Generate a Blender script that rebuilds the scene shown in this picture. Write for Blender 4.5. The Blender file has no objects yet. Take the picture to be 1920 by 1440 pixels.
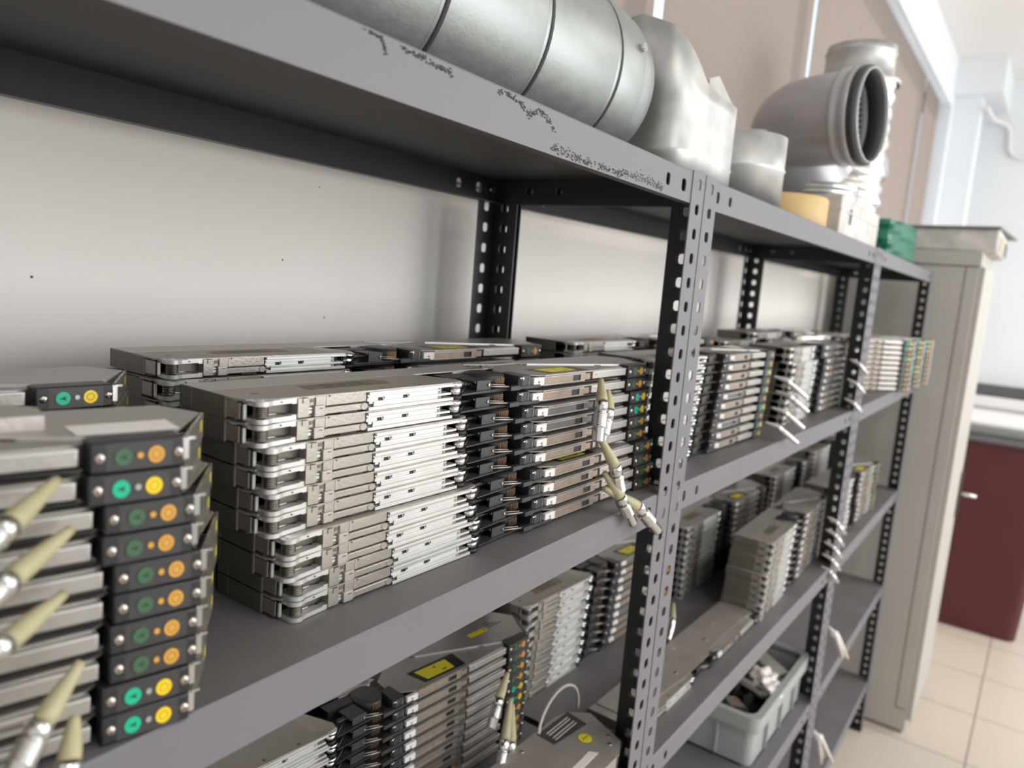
import bpy, bmesh, math, random
from math import sin, cos, pi, radians
from mathutils import Vector, Matrix
random.seed(7)
S = bpy.context.scene
COL = S.collection
# ---------------------------------------------------------------- camera
cam_d = bpy.data.cameras.new('camera'); cam = bpy.data.objects.new('camera', cam_d); COL.objects.link(cam)
cam.location = (-0.91426, -0.38070, 1.65418)
cam.rotation_mode = 'XYZ'; cam.rotation_euler = (1.4313681, -0.0793701, -0.9392361)
cam_d.sensor_width = 36; cam_d.lens = 1402.04 / 1920 * 36; cam_d.clip_start = .01; cam_d.clip_end = 200
cam_d.dof.use_dof = True; cam_d.dof.focus_distance = .67; cam_d.dof.aperture_fstop = 5.3
S.camera = cam
# ---------------------------------------------------------------- world, exposure
W = bpy.data.worlds.new('world'); S.world = W; W.use_nodes = True
bg = W.node_tree.nodes['Background']; bg.inputs[0].default_value = (.80, .90, 1.0, 1); bg.inputs[1].default_value = 1.25
S.view_settings.view_transform = 'Standard'; S.view_settings.look = 'None'
S.view_settings.exposure = 0.10; S.view_settings.gamma = 1; S.view_settings.use_curve_mapping = False
def light(name, kind, loc, rot, energy, col=(1, 1, 1), size=None, size_y=None, angle=None):
    d = bpy.data.lights.new(name, kind); d.energy = energy; d.color = col
    if kind == 'AREA':
        d.shape = 'RECTANGLE'; d.size = size; d.size_y = size_y
    if angle: d.angle = angle
    o = bpy.data.objects.new(name, d); COL.objects.link(o); o.location = loc; o.rotation_euler = rot; return o
light('sun', 'SUN', (2, 6, 6), (radians(-52), 0, radians(-28)), 6.0, (1, .93, .84), angle=radians(1))
# daylight coming through the tall window bank of the opposite wall, and from the open end of the room
light('daylight_from_front_windows', 'AREA', (2.4, -3.3, 1.95), (radians(90), 0, 0), 128, (1, .965, .925), 5.6, 1.9)
light('added_ceiling_fill', 'AREA', (-.6, -1.5, 3.25), (0, 0, 0), 14, (1, .97, .92), 1.2, .3)  # unseen fill lamp, added under the ceiling to lift the near end
light('added_ceiling_fill', 'AREA', (3.2, -1.5, 3.25), (0, 0, 0), 22, (1, .97, .92), 1.2, .3)  # second added fill lamp, for the far end of the room

# ---------------------------------------------------------------- materials
def mat(name, col, metal=0., rough=.5, noise=0., nscale=30., bump=0., bscale=60., aniso=None, coat=0., alpha=None, trans=0., ior=None):
    m = bpy.data.materials.new(name); m.use_nodes = True; nt = m.node_tree; n = nt.nodes; l = nt.links
    b = n['Principled BSDF']; b.inputs['Base Color'].default_value = (*col, 1)
    b.inputs['Metallic'].default_value = metal; b.inputs['Roughness'].default_value = rough
    if coat: b.inputs['Coat Weight'].default_value = coat
    if trans: b.inputs['Transmission Weight'].default_value = trans
    if ior: b.inputs['IOR'].default_value = ior
    tc = n.new('ShaderNodeTexCoord'); mp = n.new('ShaderNodeMapping'); l.new(tc.outputs['Object'], mp.inputs[0])
    if aniso: mp.inputs['Scale'].default_value = aniso
    if noise:
        t = n.new('ShaderNodeTexNoise'); t.inputs['Scale'].default_value = nscale; t.inputs['Detail'].default_value = 5
        l.new(mp.outputs[0], t.inputs[0])
        mx = n.new('ShaderNodeMix'); mx.data_type = 'RGBA'; mx.blend_type = 'MULTIPLY'
        r = n.new('ShaderNodeValToRGB'); r.color_ramp.elements[0].position = .3; r.color_ramp.elements[1].position = .72
        v = 1 - noise; r.color_ramp.elements[0].color = (v, v, v, 1); r.color_ramp.elements[1].color = (1, 1, 1, 1)
        l.new(t.outputs[0], r.inputs[0]); mx.inputs[0].default_value = 1; mx.inputs[6].default_value = (*col, 1)
        l.new(r.outputs[0], mx.inputs[7]); l.new(mx.outputs[2], b.inputs['Base Color'])
        mr = n.new('ShaderNodeMapRange'); mr.inputs[3].default_value = rough * .85; mr.inputs[4].default_value = min(1, rough * 1.25)
        l.new(t.outputs[0], mr.inputs[0]); l.new(mr.outputs[0], b.inputs['Roughness'])
    if bump:
        t2 = n.new('ShaderNodeTexNoise'); t2.inputs['Scale'].default_value = bscale; t2.inputs['Detail'].default_value = 6
        l.new(mp.outputs[0], t2.inputs[0]); bp = n.new('ShaderNodeBump'); bp.inputs['Strength'].default_value = bump
        bp.inputs['Distance'].default_value = .002; l.new(t2.outputs[0], bp.inputs['Height']); l.new(bp.outputs[0], b.inputs['Normal'])
    return m
M = {}
def dm(k, *a, **kw): M[k] = mat(k, *a, **kw)
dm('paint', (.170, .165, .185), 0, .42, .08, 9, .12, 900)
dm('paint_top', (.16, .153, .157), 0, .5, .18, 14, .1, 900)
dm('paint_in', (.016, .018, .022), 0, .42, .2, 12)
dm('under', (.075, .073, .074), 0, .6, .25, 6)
dm('steel', (.40, .37, .335), .45, .45, .15, 30, .15, 300)
dm('steel_light', (.46, .435, .40), .6, .4, .12, 40, .12, 300)
dm('steel_side_dimmed', (.19, .185, .155), .55, .4, .2, 18)  # same feeder steel, its dark reflection put into the colour
dm('nickel', (.43, .40, .36), .75, .36, .15, 60, .1, 400)
dm('alu', (.68, .68, .665), .65, .36, .06, 60)
dm('chrome', (.66, .66, .65), 1, .2)
dm('spring', (.30, .27, .23), 1, .3)
dm('black', (.012, .012, .014), 0, .42, .2, 60)
dm('dark', (.055, .054, .056), .25, .42, .2, 60)
dm('recess', (.17, .155, .135), .6, .45)
dm('bronze', (.36, .28, .22), .55, .45, .2, 120)
dm('channel_grey', (.15, .155, .15), .5, .45, .15, 90)
dm('gold', (.42, .17, .03), 1, .4)
dm('yellow', (.80, .67, .02), 0, .45)
dm('white', (.74, .70, .67), 0, .6)
dm('text', (.035, .035, .035), 0, .6)
dm('green_on', (.0, .48, .27), 0, .4)
dm('yellow_on', (.90, .62, .01), 0, .4)
dm('green_off', (.045, .13, .06), 0, .45)
dm('amber_off', (.66, .34, .05), 0, .45)
dm('lamp_off', (.42, .42, .42), .3, .3)
dm('cable', (.46, .42, .25), 0, .45, .15, 60)
dm('cable_grey', (.55, .52, .48), 0, .5)
dm('screw', (.66, .58, .52), 1, .28)
dm('clear', (.62, .60, .55), .0, .12, trans=.85, ior=1.2)
dm('wall', (.90, .865, .815), 0, .75, .04, 3, .5, 28)
dm('wall_cool', (.78, .81, .84), 0, .8, .04, 2)  # white wall with the blue tint of daylight put into its colour
dm('plaster_edge', (.42, .40, .38), 0, .9, .55, 35, 1., 60)
dm('ceiling', (.80, .79, .77), 0, .9)
dm('galv', (.34, .365, .355), .75, .42, .12, 55, .08, 200, aniso=(1, 3, 1))
dm('galv_light', (.60, .61, .595), .6, .42, .3, 26)
dm('duct_in', (.10, .105, .11), .0, .6)
dm('seam', (.10, .11, .11), .7, .45)
dm('zinc_smooth', (.44, .45, .47), .55, .36, .06, 12)
dm('rubber', (.03, .034, .038), 0, .45)
dm('foil', (.82, .81, .79), .95, .22, .08, 40, 1., 45)
dm('roll', (.62, .43, .18), 0, .45, .1, 20)
dm('greenbag', (.0, .15, .085), 0, .4, .2, 12, .5, 20)
dm('cabinet', (.46, .445, .41), 0, .5, .03, 4)
dm('cab_line', (.20, .19, .17), 0, .6)
dm('maroon', (.085, .014, .019), 0, .42, .1, 6)
dm('lidgrey', (.12, .12, .13), 0, .5)
dm('crate', (.36, .385, .38), 0, .4, .05, 10)
dm('greytray', (.19, .20, .20), 0, .5)
dm('dirtywhite', (.72, .70, .66), 0, .6, .4, 14)
dm('frame_dark', (.11, .11, .115), .3, .5)
dm('pvc', (.78, .78, .78), 0, .5)
# floor tiles
def tile_mat():
    m = mat('floor_tiles', (.64, .56, .46), 0, .38); nt = m.node_tree; n = nt.nodes; l = nt.links; b = n['Principled BSDF']
    tc = n.new('ShaderNodeTexCoord'); mp = n.new('ShaderNodeMapping'); l.new(tc.outputs['Object'], mp.inputs[0])
    mp.inputs['Location'].default_value = (-.14, .34, 0)
    br = n.new('ShaderNodeTexBrick'); l.new(mp.outputs[0], br.inputs[0]); br.offset = 0; br.inputs['Scale'].default_value = 1
    br.inputs['Brick Width'].default_value = .42; br.inputs['Row Height'].default_value = .42; br.inputs['Mortar Size'].default_value = .0035
    br.inputs['Color1'].default_value = (.60, .525, .445, 1); br.inputs['Color2'].default_value = (.58, .51, .435, 1); br.inputs['Mortar'].default_value = (.28, .235, .19, 1)
    l.new(br.outputs[0], b.inputs['Base Color']); return m
M['tiles'] = tile_mat()
def pits(m):
    nt = m.node_tree; n = nt.nodes; l = nt.links; b = n['Principled BSDF']
    tc = n.new('ShaderNodeTexCoord'); v = n.new('ShaderNodeTexVoronoi'); v.inputs['Scale'].default_value = 16; l.new(tc.outputs['Object'], v.inputs['Vector'])
    c = n.new('ShaderNodeMath'); c.operation = 'LESS_THAN'; c.inputs[1].default_value = .022; l.new(v.outputs['Distance'], c.inputs[0])
    src = b.inputs['Base Color'].links[0].from_socket; mx = n.new('ShaderNodeMix'); mx.data_type = 'RGBA'
    l.new(c.outputs[0], mx.inputs[0]); l.new(src, mx.inputs[6]); mx.inputs[7].default_value = (.16, .14, .12, 1); l.new(mx.outputs[2], b.inputs['Base Color'])
pits(M['wall'])
def blind_mat():
    m = bpy.data.materials.new('blind_fabric'); m.use_nodes = True; nt = m.node_tree; n = nt.nodes; l = nt.links
    n.remove(n['Principled BSDF']); out = n['Material Output']
    tc = n.new('ShaderNodeTexCoord'); mp = n.new('ShaderNodeMapping'); mp.inputs['Scale'].default_value = (260, 260, 30); l.new(tc.outputs['Object'], mp.inputs[0])
    t = n.new('ShaderNodeTexNoise'); t.inputs['Scale'].default_value = 1; l.new(mp.outputs[0], t.inputs[0])
    r = n.new('ShaderNodeValToRGB'); r.color_ramp.elements[0].color = (.40, .35, .325, 1); r.color_ramp.elements[1].color = (.53, .47, .435, 1); l.new(t.outputs[0], r.inputs[0])
    a = n.new('ShaderNodeBsdfDiffuse'); c = n.new('ShaderNodeBsdfTranslucent'); x = n.new('ShaderNodeMixShader'); x.inputs[0].default_value = .55
    l.new(r.outputs[0], a.inputs[0]); l.new(r.outputs[0], c.inputs[0]); l.new(a.outputs[0], x.inputs[1]); l.new(c.outputs[0], x.inputs[2]); l.new(x.outputs[0], out.inputs[0]); return m
M['blind'] = blind_mat()

# ---------------------------------------------------------------- mesh builder
class MB:
    def __init__(s): s.bm = bmesh.new(); s.mi = 0; s.mats = []
    def m(s, k):
        if k not in s.mats: s.mats.append(k)
        s.mi = s.mats.index(k); return s
    def face(s, pts, smooth=False):
        f = s.bm.faces.new([s.bm.verts.new(p) for p in pts]); f.material_index = s.mi; f.smooth = smooth; return f
    def box(s, x0, x1, y0, y1, z0, z1, b=0):
        vs = [s.bm.verts.new(p) for p in ((x0,y0,z0),(x1,y0,z0),(x1,y1,z0),(x0,y1,z0),(x0,y0,z1),(x1,y0,z1),(x1,y1,z1),(x0,y1,z1))]
        fs = [s.bm.faces.new([vs[i] for i in q]) for q in ((3,2,1,0),(4,5,6,7),(0,1,5,4),(1,2,6,5),(2,3,7,6),(3,0,4,7))]
        for f in fs: f.material_index = s.mi
        if b:
            es = list({e for f in fs for e in f.edges})
            r = bmesh.ops.bevel(s.bm, geom=es, offset=b, segments=2, affect='EDGES', profile=.5)
            for f in r['faces']: f.material_index = s.mi; f.smooth = True
        return s
    def prism(s, poly, z0, z1, smooth=False):
        a = [s.bm.verts.new((x, y, z0)) for x, y in poly]; b = [s.bm.verts.new((x, y, z1)) for x, y in poly]; n = len(poly)
        f = s.bm.faces.new(a[::-1]); f.material_index = s.mi; f = s.bm.faces.new(b); f.material_index = s.mi
        for i in range(n):
            f = s.bm.faces.new((a[i], a[(i+1) % n], b[(i+1) % n], b[i])); f.material_index = s.mi; f.smooth = smooth
        return s
    def tube(s, pts, rad, seg=12, cap=True, smooth=True, ring=None):
        pts = [Vector(p) for p in pts]; n = len(pts); rr = rad if isinstance(rad, (list, tuple)) else [rad] * n
        rings = []; up = None
        for i, p in enumerate(pts):
            t = (pts[min(i+1, n-1)] - pts[max(i-1, 0)])
            if t.length < 1e-9: t = rings_t
            t = t.normalized(); rings_t = t
            if up is None:
                up = Vector((0, 0, 1)) if abs(t.z) < .9 else Vector((1, 0, 0))
            u = (up - t * up.dot(t)).normalized(); v = t.cross(u); up = u
            rings.append([s.bm.verts.new(p + (u * cos(2*pi*k/seg) + v * sin(2*pi*k/seg)) * rr[i]) for k in range(seg)])
        for i in range(n-1):
            for k in range(seg):
                f = s.bm.faces.new((rings[i][k], rings[i][(k+1) % seg], rings[i+1][(k+1) % seg], rings[i+1][k])); f.material_index = s.mi; f.smooth = smooth
        if cap:
            for r, q in ((rings[0], 1), (rings[-1], 0)):
                f = s.bm.faces.new(r[::-1] if q else r); f.material_index = s.mi
        return s
    def cyl(s, p0, p1, r, seg=16, r1=None, cap=True):
        return s.tube([p0, p1], [r, r if r1 is None else r1], seg, cap)
    def lathe(s, c, prof, seg=24, axis='z'):
        """profile of (r, h) about an axis through c"""
        c = Vector(c); R = []
        for r, h in prof:
            ring = []
            for k in range(seg):
                a = 2*pi*k/seg; d = (r*cos(a), r*sin(a), h)
                if axis == 'x': d = (h, r*cos(a), r*sin(a))
                if axis == 'y': d = (r*sin(a), h, r*cos(a))
                ring.append(s.bm.verts.new(c + Vector(d)))
            R.append(ring)
        for i in range(len(R)-1):
            for k in range(seg):
                f = s.bm.faces.new((R[i][k], R[i][(k+1) % seg], R[i+1][(k+1) % seg], R[i+1][k])); f.material_index = s.mi; f.smooth = True
        return s
    def xform(s, mtx): s.bm.transform(mtx); return s
    def data(s, name):
        me = bpy.data.meshes.new(name); s.bm.normal_update(); s.bm.to_mesh(me); s.bm.free()
        for k in s.mats: me.materials.append(M[k])
        return me
    def build(s, name, parent=None, sharp=False, **props):
        o = bpy.data.objects.new(name, s.data(name)); COL.objects.link(o)
        if parent: o.parent = parent
        for k, v in props.items(): o[k] = v
        return o
def thing(name, label, cat, loc=(0, 0, 0), rz=0., group=None):
    o = bpy.data.objects.new(name, None); COL.objects.link(o); o.empty_display_size = .05
    o.location = loc; o.rotation_euler = (0, 0, rz); o['label'] = label; o['category'] = cat
    if group: o['group'] = group
    return o
def struct(mb, name):
    o = mb.build(name); o['kind'] = 'structure'; return o

# plate lying in the u/v plane with rounded holes in a single row along u
def holed(mb, o, u, v, L, Wd, t, holes, mf, mb_, n12=14):
    o = Vector(o); u = Vector(u); v = Vector(v); nrm = u.cross(v)
    def pt(a, b, d): return o + u*a + v*b - nrm*(t*d)
    xs = [0.]
    hs = sorted(holes)
    for i in range(len(hs)-1): xs.append((hs[i][0] + hs[i+1][0]) / 2)
    if hs: xs.append(L)
    else: xs = [0., L]
    # add plain strips where cells are long
    for i in range(len(xs)-1):
        a0, a1 = xs[i], xs[i+1]
        if not hs:
            cells = [(a0, a1, None)]
        else:
            cx = hs[i][0]; hw = hs[i][2] * 1.5; l0 = max(a0, cx-hw); r0 = min(a1, cx+hw)
            cells = []
            if l0 > a0 + 1e-6: cells.append((a0, l0, None))
            cells.append((l0, r0, hs[i]))
            if a1 > r0 + 1e-6: cells.append((r0, a1, None))
        for c0, c1, h in cells:
            for d, mm in ((0, mf), (1, mb_)):
                mb.m(mm)
                if h is None:
                    q = [pt(c0, 0, d), pt(c1, 0, d), pt(c1, Wd, d), pt(c0, Wd, d)]
                    mb.face(q if d == 0 else q[::-1])
                else:
                    cx, cy, rx, ry = h; N = n12 - n12 % 4; ip = []; op = []
                    for k in range(N):
                        a = 2*pi*(k+.5)/N; ca, sa = cos(a), sin(a)
                        e = .6
                        ip.append(pt(cx + rx*math.copysign(abs(ca)**e, ca), cy + ry*math.copysign(abs(sa)**e, sa), d))
                        # outer point: project onto rectangle
                        sx = ((c1-cx) if ca > 0 else (cx-c0)); sy = ((Wd-cy) if sa > 0 else cy)
                        kx = sx/abs(ca); ky = sy/abs(sa); kk = min(kx, ky)
                        op.append(pt(cx + ca*kk, cy + sa*kk, d))
                    cor = [pt(c1, Wd, d), pt(c0, Wd, d), pt(c0, 0, d), pt(c1, 0, d)]
                    for k in range(N):
                        k2 = (k+1) % N
                        q = [ip[k], op[k], op[k2], ip[k2]]
                        a, b = op[k], op[k2]
                        # corner fill if the two outer points are on different sides
                        for cpt in cor:
                            la = (cpt-a); lb = (cpt-b)
                            on = (abs(la.dot(u)) < 1e-7 or abs(la.dot(v)) < 1e-7) and (abs(lb.dot(u)) < 1e-7 or abs(lb.dot(v)) < 1e-7)
                            if on and la.length > 1e-7 and lb.length > 1e-7 and abs(la.normalized().dot(lb.normalized())) < .5:
                                q = [ip[k], op[k], cpt, op[k2], ip[k2]]; break
                        mb.face(q if d == 0 else q[::-1])
                    if d == 0: ipf = ip
                    else:
                        mb.m(mf)
                        for k in range(N):
                            k2 = (k+1) % N; mb.face([ipf[k], ipf[k2], ip[k2], ip[k]])
    mb.m(mf)
    for q in ([pt(0,0,0),pt(0,0,1),pt(L,0,1),pt(L,0,0)], [pt(0,Wd,0),pt(L,Wd,0),pt(L,Wd,1),pt(0,Wd,1)],
              [pt(0,0,0),pt(0,Wd,0),pt(0,Wd,1),pt(0,0,1)], [pt(L,0,0),pt(L,0,1),pt(L,Wd,1),pt(L,Wd,0)]): mb.face(q)

# ---------------------------------------------------------------- room
wb = MB().m('wall')
wb.box(-3, 5.7, .395, .60, 0, 1.785)
struct(wb, 'wall_back')
wr = MB().m('wall_cool').box(5.6, 5.75, -3.6, .6, 0, 3.4); struct(wr, 'wall_right')
struct(MB().m('wall').box(-3.15, -3, -3.6, .6, 0, 3.4), 'wall_left')
f = MB().m('tiles').box(-3, 5.7, -3.6, .6, -.05, 0); struct(f, 'floor')
struct(MB().m('ceiling').box(-3, 5.75, -3.6, .6, 3.32, 3.42), 'ceiling')
struct(MB().m('wall_cool').box(-3, 5.6, .40, .60, 3.02, 3.32), 'wall_back_upper')
wf = MB().m('wall_cool').box(-3, 5.6, -3.6, -3.45, 0, .9).box(-3, 5.6, -3.6, -3.45, 2.95, 3.32)
for x in (-3, -1.2, .6, 2.4, 4.2, 5.45): wf.box(x, x+.15, -3.6, -3.45, .9, 2.95)
struct(wf, 'wall_front')
# rough plaster edge along the sill
pe = MB().m('plaster_edge'); N = 260
prev = None
for i in range(N+1):
    x = -3 + 8.6*i/N; d = .006*random.random(); z = 1.7835 + .004*random.random()
    cur = [(x, .3945, z-.004), (x, .392-d*.4, z+.002), (x, .400, 1.792), (x, .52, 1.792), (x, .52, 1.786), (x, .398, 1.786), (x, .398, z-.004)]
    if prev:
        for a in range(6): pe.face([prev[a], cur[a], cur[a+1], prev[a+1]])
    prev = cur
struct(pe, 'trim_1')
# windows: mullions, frames, blinds
wn = MB().m('frame_dark')
for x in (-2.9, .60, 1.71, 2.95, 4.00, 4.88): wn.box(x-.035, x+.035, .50, .55, 1.792, 3.02)
wn.box(-3, 4.95, .50, .55, 1.792, 1.84).box(-3, 4.95, .50, .55, 2.96, 3.02)
struct(wn, 'window_1')
for x0, x1 in ((-2.95, .635), (.685, 1.775), (1.815, 4.04), (4.10, 4.62)):
    b = MB().m('blind').box(x0, x1, .428, .430, 1.80, 2.985); b.m('frame_dark').box(x0, x1, .42, .445, 1.785, 1.80)
    o = b.build('roller_blind'); o['label'] = {-2.95: 'tan roller blind above the galvanised duct, nearest the camera', .685: 'tan roller blind behind the saddle-cut duct', 1.815: 'wide sunlit tan roller blind behind the foil-wrapped duct', 4.10: 'narrow grey roller blind nearest the far corner'}[x0]
    o['category'] = 'blind'; o['group'] = 'roller blinds on the back windows'
# back wall past the last window
struct(MB().m('wall_cool').box(4.95, 5.6, .40, .60, 1.762, 3.02), 'trim_2')
struct(MB().m('wall_cool').box(5.05, 5.25, .24, .40, 0, 3.10), 'trim_3')      # pillar
struct(MB().m('wall_cool').box(4.95, 5.6, .12, .40, 3.10, 3.32, ), 'trim_4')

# conduit on the right wall
t = MB().m('pvc').tube([(5.02, .20, 3.02), (5.20, .195, 3.02), (5.40, .19, 3.02), (5.56, .12, 3.02), (5.575, .09, 2.97), (5.575, .08, 2.85), (5.575, .05, 2.80), (5.575, 0, 2.78), (5.575, -2.5, 2.78)], .013, 10)
o = t.build('conduit_pipe'); o['label'] = 'thin white conduit pipe bending down the far wall'; o['category'] = 'pipe'

# ---------------------------------------------------------------- shelving units
A1 = .0285572; L2 = 1.13743; L3 = 1.08287; D = .32386; PW = .0418; LIP = .0376
Z = [1.8, 1.3965, .98406, .60416, .21032]
def make_unit(L, loc, rz, label, chips=False):
    root = thing('shelving_unit', label, 'shelf', loc, rz, 'slotted angle shelving units along the back wall')
    hv = [(.0145 + .03*i, 0) for i in range(60)]
    t = .0016
    for ix, sx in ((0, 1), (L, -1)):
        for iy, sy in ((0, 1), (D, -1)):
            mb = MB()
            hol = [(a, PW*.52, .0067, .0062) for a, _ in hv]
            # flange in the x/z plane: outer face looks away from the unit
            H = 1.8015
            if sy > 0:
                if sx > 0: holed(mb, (ix, iy, H), (0, 0, -1), (1, 0, 0), H, PW, -t, hol, 'paint_in', 'paint') if False else None
            def flange(o_, u, v, front_out):
                holed(mb, o_, u, v, H, PW, t, hol, *(('paint', 'paint_in') if front_out else ('paint_in', 'paint')))
            # u = down, v = along; normal = u x v is the face with material 1 (outer)
            if sy > 0:   # front posts, outer normal -y ; u x v = -y
                flange((ix if sx > 0 else ix-PW, iy, H), (0, 0, -1), (1, 0, 0), True) if Vector((0, 0, -1)).cross(Vector((1, 0, 0))).y < 0 else None
            else:
                holed(mb, (ix + PW if sx < 0 and False else (ix+PW if sx > 0 else ix), iy, H), (0, 0, -1), (-1, 0, 0), H, PW, t, hol, 'paint', 'paint_in')
            if sx > 0:   # outer normal -x : u x v = (0,0,-1)x(0,-1,0) = (-1,0,0)
                holed(mb, (ix, iy + PW if sy > 0 else iy, H), (0, 0, -1), (0, -1, 0), H, PW, t, hol, 'paint_in', 'paint_in')
            else:        # outer normal +x
                holed(mb, (ix, iy if sy > 0 else iy-PW, H), (0, 0, -1), (0, 1, 0), H, PW, t, hol, 'paint', 'paint_in')
            mb.m('black').box(ix-.001 if sx > 0 else ix-PW-.001, ix+PW+.001 if sx > 0 else ix+.001, iy-.001 if sy > 0 else iy-PW-.001, iy+PW+.001 if sy > 0 else iy+.001, 0, .012)
            mb.build('post', root)
    for z in Z:
        mb = MB(); g = .003; x0, x1, y0, y1 = g, L-g, g, D-g
        mb.m('paint_top').face([(x0, y0, z), (x1, y0, z), (x1, y1, z), (x0, y1, z)])
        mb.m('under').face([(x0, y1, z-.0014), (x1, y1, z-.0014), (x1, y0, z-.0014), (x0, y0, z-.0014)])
        r = .0025
        hl = [(.048-g, LIP*.48, .0065, .0075), (.094-g, LIP*.48, .0055, .0065), (L-.113-g, LIP*.48, .0055, .007), (L-.066-g, LIP*.48, .0068, .0075)]
        mb.m('paint').face([(x0, y0, z), (x0, y0-.0018, z-.0018), (x1, y0-.0018, z-.0018), (x1, y0, z)])
        holed(mb, (x0, y0-.0018, z-LIP), (1, 0, 0), (0, 0, 1), x1-x0, LIP-.0018, .0014, [(a, b, c, d) for a, b, c, d in hl], 'paint', 'under')
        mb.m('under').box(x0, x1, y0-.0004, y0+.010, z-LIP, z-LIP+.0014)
        holed(mb, (x1, y1, z-LIP), (-1, 0, 0), (0, 0, 1), x1-x0, LIP, .0014, hl, 'paint', 'paint_in')
        mb.m('paint_in').box(x0, x1, y1-.012, y1-.0014, z-LIP, z-LIP+.0014)
        holed(mb, (x0, y1, z-LIP), (0, -1, 0), (0, 0, 1), y1-y0, LIP, .0014, [(.06, LIP*.5, .007, .005), (.11, LIP*.5, .005, .005)], 'paint_in', 'paint_in')
        holed(mb, (x1, y0, z-LIP), (0, 1, 0), (0, 0, 1), y1-y0, LIP, .0014, [(y1-y0-.11, LIP*.5, .005, .005), (y1-y0-.06, LIP*.5, .007, .005)], 'paint', 'paint_in')
        sh = mb.build('shelf', root)
        # bolts
        for bx in (.021, L-.021):
            b = MB().m('chrome'); b.cyl((bx, D-.006, z-LIP*.5), (bx, D-.010, z-LIP*.5), .0055, 6); b.build('bolt', sh)
    return root
U1 = make_unit(1.14, (-1.14*cos(A1), -1.14*sin(A1), 0), A1, 'nearest grey slotted shelving unit, holding the big galvanised duct')
U2 = make_unit(L2, (0, 0, 0), 0, 'middle grey slotted shelving unit, holding the grey plastic crate')
U3 = make_unit(L3, (L2, 0, 0), .012, 'farthest grey slotted shelving unit, beside the tall metal cabinet')
def u1(x, y, z): return (x*cos(A1) - y*sin(A1), x*sin(A1) + y*cos(A1), z)
# chipped paint on the lip of the nearest unit (world points on its front face)
chip = MB().m('text')
lines = [[(-.619, 1.802), (-.605, 1.801), (-.586, 1.798), (-.573, 1.796), (-.569, 1.792), (-.568, 1.788)], [(-.553, 1.797), (-.55, 1.795), (-.536, 1.795), (-.521, 1.794), (-.505, 1.794), (-.502, 1.791)],
         [(-.449, 1.796), (-.425, 1.795), (-.413, 1.792), (-.402, 1.787), (-.388, 1.793), (-.376, 1.791), (-.362, 1.783)], [(-.364, 1.768), (-.329, 1.767), (-.281, 1.766), (-.228, 1.768), (-.181, 1.771), (-.127, 1.768)]]
for li, ln in enumerate(lines):
    for (xa, za), (xb, zb) in zip(ln[:-1], ln[1:]):
        n = int(math.hypot(xb-xa, zb-za) / .0006) + 3
        for k in range(n):
            tt = random.random(); sp = (.0012, .0016, .0022, .0035)[li]
            x = xa + (xb-xa)*tt + random.gauss(0, sp*.5); z = za + (zb-za)*tt + random.gauss(0, sp*.6)
            if z > 1.7975 or z < 1.7635: continue
            a = random.random()*6.3; L_ = random.uniform(.0004, .0014); w_ = random.uniform(.0002, .0006)
            c, s_ = cos(a), sin(a)
            chip.box(x-L_, x+L_, .00085, .0013, z-w_, z+w_)
ch = chip.build('paint_chips'); ch.parent = U1; ch.location = (1.14, 0, 0); ch['label'] = 'dark specks where the grey paint has chipped'; ch['kind'] = 'stuff'

# ---------------------------------------------------------------- component feeder
mm = .001
FP = {}
FX0 = [-30, 0, 18, 30, 48, 88, 91, 103, 131, 189.5, 226, 266, 286, 314, 318.5, 331.5, 405, 416, 424, 492, 501, 550, 606, 640]
FX1 = [-30, 0, 18, 38, 53, 103, 106, 121, 149, 213, 262, 293, 309, 328, 331, 350, 410, 425, 449, 512, 535.5, 585, 640, 674]
def fx(x):
    for a, b, c, d in zip(FX0[:-1], FX0[1:], FX1[:-1], FX1[1:]):
        if x <= b: return c + (x-a)/(b-a)*(d-c)
    return x
def part(name, fn, parent_key=None):
    mb = MB(); fn(mb)
    if name not in ('slot_screw', 'cap_screw'):
        for v in mb.bm.verts:
            v.co.x = fx(v.co.x)
            if v.co.y > 30: v.co.y = 30 + (v.co.y-30)*.80
    mb.xform(Matrix.Identity(4)); mb.xform(Matrix.Scale(mm, 4)); FP[name] = (mb.data(name.split('#')[0]), parent_key)
def arc(cx, cy, r, a0, a1, n): return [(cx + r*cos(radians(a0 + (a1-a0)*i/n)), cy + r*sin(radians(a0 + (a1-a0)*i/n))) for i in range(n+1)]
def p_base(m):
    m.m('dark').prism([(1, 22), (22, 16), (92, 14), (184, 14), (292, 14), (300, 12), (500, 9), (500, 17), (552, 17), (578, 66), (560, 102), (2, 102)], .2, 1.3)
part('base_plate', p_base)
def p_side(m):
    m.m('steel_side_dimmed').box(0, 1.6, 34, 103.5, .1, 16.0).box(0, 300, 102, 103.5, .1, 16.0)
    m.m('steel_light').box(-.12, 1.6, 84, 84.5, .2, 15.9)
part('side_plate', p_side)
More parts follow.
